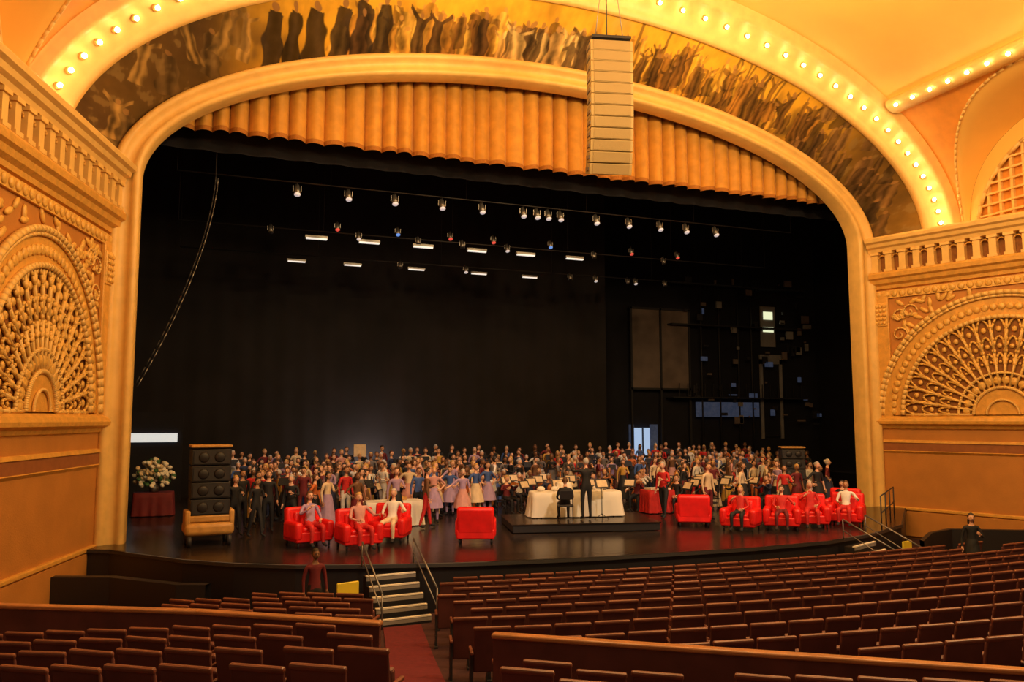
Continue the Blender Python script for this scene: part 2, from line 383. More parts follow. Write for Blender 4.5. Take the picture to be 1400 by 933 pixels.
# ---------------------------------------------------------------- stage house
lip=[(-2.9,-.6),(-2.06,-.97),(-.3,-3.14),(.81,-4.08),(2.1,-4.85),(3.6,-5.36),(5.2,-5.8),(6.87,-6.1),(8.8,-6.33),(10.6,-6.43),(13.4,-6.5),(15.93,-6.29),(18.13,-5.62),(20.6,-4.4),(22.64,-2.57),(24.6,-.8)]
b=MB()
b.grid([[(x,y,0) for x,y in lip],[(x,.45,0) for x,y in lip]],'stage',smooth=False)
b.poly([(-9,.45,0),(37.5,.45,0),(37.5,18,0),(-9,18,0)],'stage')
b.grid([[(x,y-.06,.0) for x,y in lip],[(x,y-.08,-.08) for x,y in lip],[(x,y,-.1) for x,y in lip],[(x,y,-1.2) for x,y in lip]],'blackwood',smooth=False)
b.grid([[(x,y,0.005) for x,y in lip],[(x,y-.06,.005) for x,y in lip]],'blackwood',smooth=False)
b.obj('stage_floor',recalc=False)
b=MB(); b.box((14.2,18.2,8),(48,.3,18),'black'); b.obj('wall_stage_back')
b=MB(); b.box((-9.2,9.2,8),(.3,18,18),'black'); b.obj('wall_stage_left')
b=MB(); b.box((37.7,9.2,8),(.3,18,18),'black'); b.obj('wall_stage_right')
b=MB(); b.box((14.2,9.2,17.2),(47,18,.3),'black'); b.obj('ceiling_stage')
b=MB()
xsn=[-4+23.4*i/300 for i in range(301)]
b.grid([[(x,13+.012*math.sin(x*7),z) for x in xsn] for z in (0.0,17)],'blackdrop'); b.obj('black_backdrop')
b=MB(); xsn2=[-4+34*i/400 for i in range(401)]
b.grid([[(x,2.1+.06*math.sin(x*6),z) for x in xsn2] for z in (11.6,17)],'black'); b.obj('black_border')
b=MB(); b.box((25.5,17.7,7.5),(4.0,.15,4.9),'greyp'); 
for z in (5.1,9.9): b.box((25.5,17.6,z),(4.2,.1,.12),'dmetal')
for x in (23.5,25.5,27.5): b.box((x,17.6,5),(.12,.1,10),'dmetal')
b.obj('scenery_flat')
b=MB(); b.box((33.6,17.9,9.2),(1.1,.1,2.6),'greyw'); b.box((33.6,17.84,9.9),(.7,.05,.5),'winw'); b.box((33.6,17.84,9.0),(.8,.05,.3),'winw'); b.obj('window_1')
b=MB(); b.box((33.0,17.9,4.6),(.2,.1,5),'greyw');b.box((34.5,17.9,4.6),(.2,.1,5),'greyw');b.box((33.75,17.9,7.1),(1.7,.1,.6),'greyw'); b.box((33.75,17.95,4.6),(1.3,.06,4.8),'black'); b.obj('door_1')
b=MB()
for x in (28.3,29.6,31,32): b.cone((x,17.5,0),(x,17.5,14),.05,.05,'dmetal',6)
for z in (4.6,9,11.5): b.box((31,17.5,z),(10,.8,.08),'dmetal')
for i in range(16): b.box((26.5+i*.6,17.2,5.0),(.04,.04,.9),'dmetal')
b.box((30.2,17.6,3.9),(4.6,.1,.9),'bluedim')
rr=random.Random(8)
for i in range(70): b.box((rr.uniform(27,37),17.3,rr.uniform(3,12)),(rr.uniform(.05,.6),.1,rr.uniform(.05,.5)),rr.choice(['greyp','greyp','greyw','dmetal','dmetal','bluedim']))
b.obj('fly_gallery')
b=MB(); b.box((24.3,17.9,1.5),(1.0,.1,2.6),'bluewin'); b.box((24.3,17.8,1.5),(.06,.1,2.6),'dmetal'); b.box((23.6,17.9,1.5),(.3,.1,3),'bluedim'); b.box((25.1,17.9,1.5),(.5,.1,3),'bluedim'); b.obj('door_2')
b=MB(); b.box((-2.0,12.0,1.8),(2.6,.15,3.6),'black'); b.box((-2.0,11.85,2.55),(2.2,.08,.36),'sign'); b.obj('light_panel')
def batten(y,z,x0,x1):
    b=MB(); b.cone((x0,y,z),(x1,y,z),.025,.025,'blackwood',8)
    n=5
    for i in range(n+1):
        x=x0+(x1-x0)*i/n; b.cone((x,y,z),(x,y,17),.008,.008,'blackwood',4)
    return b
def can(b,x,y,z,lens='lens',s=1,tilt=.5):
    b.tube([(x,y,z),(x,y,z-.14*s)],.015,'dmetal',5); b.box((x-.13*s,y,z-.22*s),(.02,.04,.2*s),'metal'); b.box((x+.13*s,y,z-.22*s),(.02,.04,.2*s),'metal')
    d=Vector((0,-math.sin(tilt),-math.cos(tilt))); c=Vector((x,y,z-.26*s))
    b.cone(c-d*.2*s,c+d*.2*s,.08*s,.12*s,'metal',12); b.cone(c+d*.2*s,c+d*.215*s,.105*s,.10*s,lens,12)
b=batten(3,11.15,-1,23)
for x in (2.7,4.4,6.0,7.7,9.2,10.8,11.35,11.8,12.3,13.8,15.2,16.6,17.8,19.2): can(b,x,3,11.15,s=1.0)
b.obj('lighting_batten')
b=batten(6,10.25,-1,24)
for i,x in enumerate((3.74,5.7,7.8,10,12.1,14.3)): b.box((x,6,10.02),(.82,.16,.10),'metal'); b.box((x,5.95,9.95),(.76,.12,.05),'tubew')
for i,x in enumerate((2.1,4.5,5.3,6.8,7.6,8.9,9.4,10.7,11.3,13.2,15.2,17.0,18.6,19.3)):
    can(b,x,6,10.7 if i%2 else 10.4,lens=['dmetal','redl','lens','bluel','dmetal','redl'][i%6],s=.8)
b.obj('lighting_batten')
b=batten(9,9.9,-1,25)
for x in (3.35,5.6,8.3,11.1,13.5): b.box((x,9,9.68),(.75,.14,.08),'metal'); b.box((x,8.95,9.62),(.68,.1,.04),'tubew')
for i,x in enumerate((7.6,10.5,15.5,16.8,18.5,18.9,20.5)): can(b,x,9,10.0,lens=['dmetal','lens'][i%2],s=.8)
b.obj('lighting_batten')
b=MB()
pts=[(.15-2.05*(t**1.6),2.4,10.9-6.6*t) for t in [i/24 for i in range(25)]]
b.tube(pts,.022,'dmetal',6); b.tube([(p[0]+.07,p[1],p[2]-.05) for p in pts],.018,'metal',6)
b.tube([(.15,2.4,10.9),(.15,2.4,17)],.022,'dmetal',6); b.obj('cable_swag')
b=MB(); b.box((7.5,11.7,.20),(13,.25,.40),'dmetal')
for i in range(26): b.box((1.25+.5*i,11.72,.41),(.4,.16,.02),'tubew')
b.obj('striplight')
# ---------------------------------------------------------------- line array
b=MB()
p=Vector((0,0,14.75))
for i in range(12):
    ang=math.radians(-2+i*i*.16)
    h=.335; dirv=Vector((0,math.sin(ang),-math.cos(ang)))
    c=p+dirv*h/2
    b.box(c,(1.30,.62,h-.008),'speaker',rot=(ang,0,0),bevel=.012,seg=1)
    fwd=Vector((0,-math.cos(ang),-math.sin(ang)))
    b.box(c+fwd*.32,(1.12,.03,h-.05),'spgrille',rot=(ang,0,0))
    for sx in (-.66,.66): b.box(c+Vector((sx,0,0)),(.03,.4,.1),'metal',rot=(ang,0,0))
    p=p+dirv*h
b.box((0,0,14.86),(1.2,.7,.08),'dmetal')
for sx in (-.45,.45): b.cone((sx,0,14.85),(sx*.2,0,17.8),.012,.012,'metal',5)
b.cone((0,.3,14.85),(0,.3,17.8),.02,.02,'dmetal',5)
b.obj('line_array_speaker',loc=(11.25,-3.0,-.05),rz=-.25)
# ---------------------------------------------------------------- house floor and seats
def zf(x,y):
    t=min(1,max(0,(x-1.7)/2.2)); k=.133-.045*t
    return -1.1+k*max(0,-y-6.3)
b=MB()
rows=[[(x*.5,y,zf(x*.5,y)) for x in range(-20,84)] for y in (0,-6.3,-12,-18,-24,-30,-36)]
b.grid(rows,'carpet'); b.obj('floor')
b=MB(); A_=[[],[],[]]
def aisle_x(y): return 4.0-.195*(-7.35-y)
for i in range(40):
    y=-7.0-i*.3; x=aisle_x(y)
    for j,o_ in enumerate((-.40,0,.40)): A_[j].append((x+o_,y,zf(x+o_,y)+.015))
b.grid(A_,'aisle'); b.obj('aisle_carpet')
def seat_template():
    b=MB()
    b.box((0,-.02,.62),(.50,.045,.60),'seat',rot=(.16,0,0),bevel=.018)
    b.box((0,.02,.62),(.44,.07,.50),'seat',rot=(.16,0,0),bevel=.03)
    b.box((0,-.075,.915),(.52,.055,.06),'seatw',rot=(.16,0,0),bevel=.02)
    b.box((0,.16,.52),(.44,.10,.38),'seat',rot=(.12,0,0),bevel=.03)
    for sx in (-.275,.275):
        b.box((sx,.06,.60),(.045,.34,.04),'seatw',bevel=.012); b.box((sx,.04,.30),(.04,.20,.60),'dmetal')
        b.box((sx,.0,.02),(.06,.26,.04),'dmetal')
    return b.mesh('theater_seat')
ST=seat_template()
sv=np.zeros(len(ST.vertices)*3); ST.vertices.foreach_get('co',sv); sv=sv.reshape(-1,3)
sf=[tuple(p.vertices) for p in ST.polygons]; sm_=[p.material_index for p in ST.polygons]
def seat_row(T):
    if len(T)<2: return
    V=[];Fa=[];mi=[]
    for k,(x,y,z,a) in enumerate(T):
        c,s=math.cos(a),math.sin(a)
        v=np.stack([sv[:,0]*c-sv[:,1]*s+x,sv[:,0]*s+sv[:,1]*c+y,sv[:,2]+z],1); V.append(v)
        o=k*len(sv); Fa+= [tuple(i+o for i in f) for f in sf]; mi+=sm_
    me=bpy.data.meshes.new('theater_seat_row'); me.from_pydata(np.concatenate(V).tolist(),[],Fa)
    for m_ in ST.materials: me.materials.append(m_)
    me.polygons.foreach_set('material_index',mi); link(bpy.data.objects.new('theater_seat_row',me))
rl=[(-4.6,-9.6),(-2.46,-11.06),(.04,-12.38),(2.15,-13.85)]
rr_=[(3.28,-14.86),(5.46,-16.42),(7.78,-18.05),(11,-20.2)]
def below(x,y,poly,off):
    for (x0,y0),(x1,y1) in zip(poly[:-1],poly[1:]):
        if x0<=x<=x1: return y < y0+(y1-y0)*(x-x0)/(x1-x0)+off
    if x<poly[0][0]: return y<poly[0][1]+(x-poly[0][0])*-.62+off
    return y<poly[-1][1]+(x-poly[-1][0])*-.65+off
US=[(2.25,-7.0),(18.9,-8.3)]
def wall_ok(x,y): return x>-2.5+.25*y+.5 and x<24.4-.34*y-.6 and all((x-a)**2+(y-b_)**2>.62 for a,b_ in US)
CR=(14.0,30.0)
def arc_row(R,cond,C=CR):
    T=[]; da=.56/R; a=-1.2
    while a<1.0:
        x=C[0]+R*math.sin(a); y=C[1]-R*math.cos(a)
        if wall_ok(x,y) and cond(x,y): T.append((x,y,zf(x,y),a))
        a+=da
    seat_row(T)
R=38.0
while R<52:
    arc_row(R,lambda x,y: x>aisle_x(y)+.72 and not below(x,y,rr_,.75) and y>-20 and not (x>17 and y>-7.5) and not(x<5.2 and y>-7.6))
    R+=.93
CL_=(10.9,5.4); R=15.6
while R<20.4:
    arc_row(R,lambda x,y: x<aisle_x(y)-.75 and x>-.4 and y<-8.0 and not below(x,y,rl,.7),CL_)
    R+=.93
def par_rows(poly,n,off0,left):
    P=[Vector((*p,0)) for p in poly]
    for k in range(n):
        off=off0+.90*k; T=[]
        pts=[]
        for i,p in enumerate(P):
            t=(P[min(i+1,len(P)-1)]-P[max(i-1,0)]).normalized(); nn=Vector((t.y,-t.x,0)); pts.append(p+nn*off)
        pts.insert(0,pts[0]-(pts[1]-pts[0]).normalized()*4); pts.append(pts[-1]+(pts[-1]-pts[-2]).normalized()*3)
        for p,q in zip(pts[:-1],pts[1:]):
            L=(q-p).length; m=int(L/.56); a=math.atan2(q.y-p.y,q.x-p.x)
            for j in range(m):
                c=p+(q-p)*((j+.5)*.56/L); 
                if not wall_ok(c.x,c.y): continue
                if left and c.x>aisle_x(c.y)-.62: continue
                if not left and (c.x<aisle_x(c.y)+.66): continue
                if (c-Vector((0,-24,0))).length<2.2: continue
                T.append((c.x,c.y,zf(c.x,c.y),a))
        seat_row(T)
par_rows(rl,8,.50,True); par_rows(rr_,5,.85,False)
def railing(poly,name):
    b=MB()
    for p,q in zip(poly[:-1],poly[1:]):
        p=Vector((*p,0));q=Vector((*q,0)); c=(p+q)/2; a=math.atan2(q.y-p.y,q.x-p.x); L=(q-p).length
        b.box((c.x,c.y,.76),(L+.03,.14,.06),'rail',rot=(0,0,a),bevel=.02); b.box((c.x,c.y,.15),(L,.06,1.15),'seat',rot=(0,0,a))
    b.obj(name)
railing(rl,'partition_rail'); railing(rr_,'partition_rail')
b=MB()
pw=[(-3.4,-2.3),(-3.22,-2.69),(-1.83,-3.23),(-.4,-4.65),(.2,-4.9)]
b.grid([[(x,y,-1.2) for x,y in pw],[(x,y,-.3) for x,y in pw],[(x+.12,y+.2,-.3) for x,y in pw],[(x+.12,y+.2,-1.2) for x,y in pw]],'blackwood',smooth=False); b.obj('pit_wall_left')
b=MB(); pw=[(20.2,-5.6),(21.9,-4.4),(23.2,-4.0),(26.2,-5.6)]
b.grid([[(x,y,-1.2) for x,y in pw],[(x,y,-.32) for x,y in pw],[(x+.05,y+.2,-.32) for x,y in pw],[(x+.05,y+.2,-1.2) for x,y in pw]],'blackwood',smooth=False); b.obj('pit_wall_right')
# ---------------------------------------------------------------- stairs
def stairs(loc,rz,w=1.15,n=6,h=1.1,run=1.5):
    b=MB()
    for i in range(n):
        z=-(i+1)*h/n*.999; y=-(i+.5)*run/n
        b.box((0,y,(z-h)/2),(w,run/n,max(.03,h+z)),'blackwood')
        b.box((0,y-run/n/2+.03,z+.012),(w,.07,.03),'cloth')
        b.box((0,y-run/n/2-.005,z-.05),(w,.012,.07),'greyw')
    for sx in (-w/2-.03,w/2+.03):
        b.cone((sx,0,0),(sx,0,.55),.018,.018,'metal'); b.cone((sx,-run,-h),(sx,-run,-h+.8),.018,.018,'metal'); b.cone((sx,0,.55),(sx,-run,-h+.8),.02,.02,'metal'); b.cone((sx,0,.25),(sx,-run,-h+.42),.014,.014,'metal')
    b.obj('stage_stairs',loc=loc,rz=rz)
stairs((4.05,-5.62,0),.1); stairs((17.2,-6.0,0),.4,w=1.4,run=1.7)
b=MB()
for i in range(4):
    t=i/3; b.cone((19.0+3*t,-5.2+2.4*t,0),(19.0+3*t,-5.2+2.4*t,1.0),.02,.02,'dmetal')
for z in (.5,1.0): b.cone((19,-5.2,z),(22,-2.8,z),.02,.02,'dmetal')
b.obj('safety_railing')
# ---------------------------------------------------------------- furniture
def armchair():
    b=MB(); k='redch'
    b.box((0,0,.27),(1.0,.88,.26),k,bevel=.04); b.box((0,-.06,.44),(.62,.68,.14),k,bevel=.05)
    b.box((0,.36,.62),(.98,.24,.72),k,rot=(-.12,0,0),bevel=.08,seg=3); b.box((0,.22,.66),(.62,.16,.42),k,rot=(-.15,0,0),bevel=.06)
    for s in (-1,1): b.box((s*.43,-.03,.42),(.22,.86,.48),k,bevel=.09,seg=3)
    for x in (-.42,.42):
        for y in (-.36,.36): b.cone((x,y,.15),(x,y,0),.035,.025,'blackwood',8)
    return b.mesh('red_armchair')
AC=armchair()
for x,y,a in ((2.7,-2.1,.3),(3.85,-3.0,.15),(6.95,-3.2,pi-.35),(14.35,-2.3,pi-.5),(15.1,-3.7,-.9),(16.35,-4.0,-.7),(17.5,-3.9,-.6),(18.9,-3.9,-.9),(20.0,-2.6,-1.0)):
    inst('red_armchair',AC,(x,y,0.005),a)
b=MB(); b.box((0,0,.13),(4.4,2.5,.22),'blackwood',bevel=.01); b.box((0,0,.25),(4.46,2.56,.03),'stage'); b.obj('conductor_platform',loc=(10.9,-1.25,0),rz=-.22)
def cloth_table(w,d,h,k='cloth'):
    b=MB(); n=96; per=[]
    for i in range(n):
        a=2*pi*i/n; c,s=math.cos(a),math.sin(a); q=(abs(c)**6+abs(s)**6)**(-1/6); per.append((c*q*w/2,s*q*d/2,a))
    def ring(z,g,amp): return [(x*(1+g*(1+amp*math.sin(a*15))),y*(1+g*2*(1+amp*math.sin(a*15))),z) for x,y,a in per]
    b.grid([ring(h,-.02,0),ring(h-.02,.0,0),ring(h-.2,.015,.4),ring(h-.5,.03,.7),ring(.03,.045,.9)],k,closed=True)
    b.poly([(x*.98,y*.98,h) for x,y,_ in per],k)
    for x in (-w*.4,w*.4):
        for y in (-d*.35,d*.35): b.cone((x,y,0),(x,y,h-.02),.03,.03,'dmetal')
    return b
b=cloth_table(2.9,.85,.78)
for x in (-1.1,-.65,.7): b.ball((x,0,.86),(.13,.1,.08),'cloth')
b.box((-.35,.05,.92),(.5,.3,.25),'cloth',bevel=.03); b.cone((1.0,.1,.78),(1.0,.1,1.05),.05,.03,'metal')
b.obj('banquet_table',loc=(11.05,-.75,.265),rz=-.18)
b=cloth_table(1.9,.8,.78); b.box((.2,0,.84),(.5,.3,.1),'tan',bevel=.02); b.obj('banquet_table',loc=(5.6,1.0,.0),rz=.1)
b=cloth_table(1.1,.8,.8,'red'); b.box((0,0,.84),(.8,.5,.06),'cloth'); b.obj('draped_table',loc=(15.2,1.2,0))
b=cloth_table(1.3,.8,.8,'mar')
b.lathe([(.02,.8),(.14,.82),(.16,.95),(.10,1.05),(.13,1.1)],(0,0,0),'metal')
rr=random.Random(2)
for i in range(190):
    a=rr.uniform(0,2*pi); e=rr.uniform(-.6,1.5); R=rr.uniform(.15,.62)
    p=Vector((R*math.cos(a)*math.cos(e)*1.15,R*math.sin(a)*math.cos(e)*.8,1.32+R*math.sin(e))); b.ball(p,(.085,.085,.06),rr.choice(['cloth','cloth','cloth','crm','grn']),rot=(rr.random(),rr.random(),0),u=7,v=5)
    if i%9==0: b.cone((0,0,1.05),p,.006,.006,'grn',4)
b.obj('flower_table',loc=(-1.45,6.6,0))
def stack(loc,rz,s=1):
    b=MB()
    for i in range(4):
        z=1.02+i*.44; b.box((0,0,z),(1.0,.8,.42),'blackwood',bevel=.02); b.box((0,-.41,z),(.9,.02,.34),'dmetal')
        for sx in (-.2,.2): b.cone((sx,-.42,z),(sx,-.44,z),.14,.11,'blackwood',14)
    b.box((0,0,2.63),(1.04,.82,.07),'tan',bevel=.02)
    b.box((0,0,.45),(1.25,1.0,.34),'tan',bevel=.12,seg=4); b.box((0,0,.72),(1.1,.85,.18),'tan',bevel=.04)
    b.box((-.55,-.1,.7),(.14,.7,.5),'tan',bevel=.05); b.box((.55,-.1,.7),(.14,.7,.5),'tan',bevel=.05)
    for x in (-.5,.5):
        for y in (-.38,.38): b.cone((x-.05,y,.15),(x+.05,y,.15),.15,.15,'dmetal',14)
    o=b.obj('speaker_stack',loc=loc,rz=rz); o.scale=(s,s,s)
stack((.25,-.9,0),.1,.98); stack((20.9,.9,0),-.5,.85)
# ---------------------------------------------------------------- people
def person(name,J,E,root,hair='short',skirt=None,prop=None,hands=(),tilt=0):
    me=bpy.data.meshes.new('sk'); names=list(J); ix={n:i for i,n in enumerate(names)}
    me.from_pydata([J[n][0] for n in names],[(ix[a],ix[c]) for a,c,_ in E],[])
    o=bpy.data.objects.new('sk',me); S.collection.objects.link(o)
    md=o.modifiers.new('s','SKIN'); md.use_smooth_shade=True
    for n in names:
        d=me.skin_vertices[0].data[ix[n]]; r=J[n][1]; d.radius=r if isinstance(r,tuple) else (r,r); d.use_root=(n==root)
    ss=o.modifiers.new('u','SUBSURF'); ss.levels=1; ss.render_levels=1
    dg=bpy.context.evaluated_depsgraph_get(); m2=bpy.data.meshes.new_from_object(o.evaluated_get(dg))
    bpy.data.objects.remove(o)
    b=MB(); 
    SL=['skin','top','bottom','hair','shoes','wood']
    for k in SL: b.mi(k)
    b.bm.from_mesh(m2)
    segs=[(Vector(J[a][0]),Vector(J[c][0]),SL.index(l)) for a,c,l in E]
    for f in b.bm.faces:
        c=f.calc_center_median(); best=1e9
        for p,q,l in segs:
            d=q-p; t=max(0,min(1,(c-p).dot(d)/d.length_squared)); dd=(c-(p+d*t)).length
            if dd<best: best=dd; f.material_index=l
        f.smooth=True
    hc=Vector(J['head'][0])+Vector((0,-.015,.065)); H=Matrix.Translation(hc)@Euler((tilt,0,0)).to_matrix().to_4x4(); b.T=H
    vs=b.ball((0,0,0),(.075,.093,.115),'skin',u=16,v=12)
    Hi=H.inverted()
    for v in vs:
        l=Hi@v.co
        if l.z<-.03: k=1-.28*min(1,(-.03-l.z)/.08); l=Vector((l.x*k,l.y*k-.008,l.z))
        v.co=H@l
    b.cone((0,-.088,.015),(0,-.108,-.022),.008,.016,'skin',6); 
    for s in (-1,1):
        b.ball((s*.029,-.083,.012),(.012,.008,.008),'hair',u=6,v=4); b.ball((s*.077,.005,-.005),(.012,.022,.032),'skin',u=6,v=5); b.box((s*.03,-.089,.032),(.03,.006,.006),'hair')
    b.box((0,-.086,-.055),(.042,.012,.010),'shoes')
    hv=b.ball((0,.012,.018),(.086,.100,.118),'hair',u=16,v=12); kill=[]
    for v in hv:
        l=Hi@v.co
        lim = -.11 if hair!='short' else -.03
        if (l.y<-.045 and l.z<.055) or l.z<lim: kill.append(v)
    bmesh.ops.delete(b.bm,geom=kill,context='VERTS')
    if hair=='bun': b.ball((0,.105,.05),(.05,.045,.05),'hair')
    if hair=='long':
        b.ball((0,.055,-.10),(.085,.055,.15),'hair')
    b.T=Matrix()
    for hd,wr,side in hands:
        h=Vector(J[hd][0]); w=Vector(J[wr][0]); d=(h-w).normalized(); u=Vector((0,0,1)) if abs(d.z)<.7 else Vector((0,1,0)); sd=d.cross(u).normalized(); up=sd.cross(d).normalized()
        for i,(o_,L) in enumerate(((-.030,.062),(-.010,.075),(.010,.072),(.029,.055))):
            p=h+up*o_; m_=p+d*L*.6+sd*side*.008; e=m_+d*L*.45+sd*side*.028
            b.cone(p,m_,.011,.009,'skin',5); b.cone(m_,e,.009,.006,'skin',5)
        p=h-d*.05+up*-.03; m_=p-up*.032+d*.035; e=m_+d*.035-up*.004
        b.cone(p,m_,.013,.010,'skin',5); b.cone(m_,e,.010,.007,'skin',5)
    if skirt:
        b.lathe(skirt,(0,.0,0),'bottom',n=28,fn=lambda a,z:1+.07*math.sin(a*9)*(1 if z<skirt[1][1] else 0))
    if prop: prop(b)
    bmesh.ops.recalc_face_normals(b.bm,faces=b.bm.faces)
    me=bpy.data.meshes.new(name); b.bm.to_mesh(me); b.bm.free()
    for k in SL: me.materials.append(M['blk'] if k not in M else M[k])
    return me
def skeleton(sit=False,arms=None,fem=False,lean=0,shortsl=False,stride=0):
    J={};E=[]
    pz=.52 if sit else .95; sh=.175 if not fem else .155
    def t(x,y,z):
        c,s=math.cos(lean),math.sin(lean); z0=z-pz; return (x,y*c-z0*s,pz+y*s+z0*c)
    J['pel']=((0,0,pz),(.135 if not fem else .14,.105)); J['waist']=(t(0,0,pz+.17),(.12 if not fem else .10,.09)); J['chest']=(t(0,-.005,pz+.36),(.145 if not fem else .125,.10))
    J['nb']=(t(0,0,pz+.50),(.065,.06)); J['neck']=(t(0,-.01,pz+.56),(.048,.05)); J['head']=(t(0,-.015,pz+.62),(.05,.055))
    E+=[('pel','waist','top'),('waist','chest','top'),('chest','nb','top'),('nb','neck','skin'),('neck','head','skin')]
    for s,n in ((-1,'r'),(1,'l')):
        J['sh'+n]=(t(s*sh,0,pz+.455),(.055,.055)); E.append(('chest','sh'+n,'top'))
        el,wr,hd=arms[n]
        el=t(s*el[0],el[1],pz+el[2]); wr=t(s*wr[0],wr[1],pz+wr[2]); hd=t(s*hd[0],hd[1],pz+hd[2])
        J['el'+n]=(el,.040); J['wr'+n]=(wr,(.026,.026)); J['ha'+n]=(hd,(.020,.036))
        E+=[('sh'+n,'el'+n,'top'),('el'+n,'wr'+n,'skin' if shortsl else 'top'),('wr'+n,'ha'+n,'skin')]
        if sit:
            J['hip'+n]=((s*.10,-.06,pz-.01),.092); J['kn'+n]=((s*.15,-.46,.50),.066); J['an'+n]=((s*.15,-.44,.10),.042); J['to'+n]=((s*.17,-.60,.045),(.045,.03))
        else:
            st=stride*s
            J['hip'+n]=((s*.10,0,pz-.06),.09); J['kn'+n]=((s*.11,-.02-st*.5,.50),.062); J['an'+n]=((s*.115,.02-st,.09),.040); J['to'+n]=((s*.135,-.14-st,.04),(.045,.028))
        E+=[('pel','hip'+n,'bottom'),('hip'+n,'kn'+n,'bottom'),('kn'+n,'an'+n,'bottom'),('an'+n,'to'+n,'shoes')]
    return J,E
dn=((.24,.02,.18),(.25,-.04,-.06),(.25,-.07,-.14)); fw=((.24,-.06,.20),(.14,-.28,.28),(.09,-.34,.32)); up=((.36,-.08,.42),(.44,-.24,.62),(.46,-.28,.70)); out=((.38,-.02,.28),(.55,-.10,.20),(.62,-.14,.18)); lap=((.25,-.05,.19),(.17,-.28,.10),(.12,-.36,.08)); hipp=((.36,.06,.24),(.22,-.02,.10),(.17,-.08,.08)); high=((.30,-.05,.62),(.24,-.12,.86),(.22,-.14,.94))
HH=(('hal','wrl',1),('har','wrr',-1))
def violin(pz):
    def f(b):
        c=Vector((.13,-.22,pz+.52)); R=Euler((.25,0,-.9))
        b.ball(c,(.10,.16,.022),'wood',rot=R); b.ball(c+Vector((.08,-.08,0)),(.075,.08,.022),'wood',rot=R); e=c+Vector((.26,-.26,-.06)); b.cone(c,e,.014,.01,'wood',6)
        b.cone((-.28,-.36,pz+.40),(.32,-.26,pz+.62),.005,.005,'wood',5)
    return f
def cello(b):
    R=Euler((-.25,0,0)); b.ball((0,-.42,.45),(.22,.07,.26),'wood',rot=R); b.ball((0,-.33,.80),(.17,.065,.2),'wood',rot=R); b.cone((0,-.30,.85),(.04,-.16,1.35),.022,.018,'wood',6); b.cone((0,-.5,.2),(0,-.55,0),.008,.005,'wood',5); b.cone((-.42,-.5,.62),(.2,-.48,.72),.006,.006,'wood',5)
def folder(pz):
    def f(b): b.box((0,-.36,pz+.36),(.34,.02,.26),'shoes',rot=(-.6,0,0))
    return f
long_sk=[(.12,1.10),(.165,.95),(.22,.6),(.30,.12)]; mid_sk=[(.115,1.10),(.17,.95),(.25,.72),(.30,.48)]
P={}
def mk(n,sit=False,arms=(dn,dn),**k):
    sk={x:k.pop(x) for x in ('fem','lean','shortsl','stride') if x in k}
    J,E=skeleton(sit,{'l':arms[0],'r':arms[1]},**sk); P[n]=person(n,J,E,'pel',hands=HH,**k)
mk('stand',arms=(dn,dn)); mk('stand_hold',arms=(fw,fw),prop=folder(.95)); mk('stand_f',arms=(fw,dn),fem=True,hair='long',skirt=long_sk); mk('stand_f2',arms=(dn,hipp),fem=True,hair='bun',skirt=long_sk,shortsl=True)
mk('violin',sit=True,arms=(((.26,-.16,.30),(.22,-.36,.46),(.26,-.42,.50)),((.34,-.12,.30),(.30,-.36,.38),(.28,-.42,.40))),prop=violin(.52)); mk('cello',sit=True,arms=(((.28,-.12,.34),(.14,-.22,.52),(.08,-.24,.58)),((.34,-.16,.24),(.38,-.40,.16),(.40,-.48,.12))),prop=cello)
mk('sit',sit=True,arms=(lap,lap)); mk('sit_back',sit=True,arms=(((.36,-.10,.22),(.38,-.32,.20),(.38,-.40,.20)),lap),lean=-.25); mk('sit_f',sit=True,arms=(lap,((.30,-.1,.24),(.2,-.3,.34),(.12,-.34,.42))),fem=True,hair='long',lean=-.12)
mk('dancer',arms=(dn,out),fem=True,hair='bun',skirt=mid_sk,shortsl=True,stride=.12); mk('dancer2',arms=(hipp,hipp),fem=True,hair='bun',skirt=mid_sk,shortsl=True); mk('conduct',arms=(up,((.34,-.12,.36),(.36,-.36,.5),(.36,-.42,.56))))
mk('walk',arms=(fw,dn),stride=.18,lean=.05)
PLACED=[]
def free(x,y,d=.5):
    return all((x-a)**2+(y-b_)**2>d*d for a,b_ in PLACED)
def put(n,name,x,y,rz,top,bot=None,skin=None,hair=None,z=0,sc=None):
    PLACED.append((x,y))
    o=inst(name,P[n],(x,y,z+.004),rz,sc or random.uniform(.93,1.06))
    mats=[skin or random.choice(['skinA','skinA','skinA','skinB','skinC']),top,bot or top,hair or random.choice(['hb','hbr','hbr','hbl','hg']),'blk']
    for i,k in enumerate(mats): o.material_slots[i].link='OBJECT'; o.material_slots[i].material=M[k]
    return o
def face(x,y,tx,ty): return math.atan2(ty-y,tx-x)+pi/2
b=MB(); b.box((0,.02,.45),(.44,.42,.05),'blackwood',bevel=.015); b.box((0,.24,.78),(.42,.03,.28),'blackwood',rot=(-.12,0,0),bevel=.012)
for s in (-.19,.19): b.cone((s,-.16,.45),(s,-.2,0),.012,.012,'dmetal',6); b.cone((s,.2,.45),(s,.24,0),.012,.012,'dmetal',6); b.cone((s,.2,.45),(s,.26,.9),.012,.012,'dmetal',6)
MC=b.mesh('orchestra_chair')
b=MB(); b.box((0,0,1.05),(.46,.02,.30),'dmetal',rot=(.5,0,0)); b.box((0,.02,1.06),(.34,.008,.22),'crm',rot=(.5,0,0)); b.cone((0,0,.1),(0,0,1.0),.014,.01,'dmetal',6)
for i in range(3): a=i*2.09; b.cone((0,0,.15),(.25*math.cos(a),.25*math.sin(a),.0),.01,.01,'dmetal',5)
MS=b.mesh('music_stand')
b=MB()
for k in range(3): b.box((13.6,8.3+k*.95+.45,.06*(k+1)),(26,.95,.12*(k+1)),'blackwood')
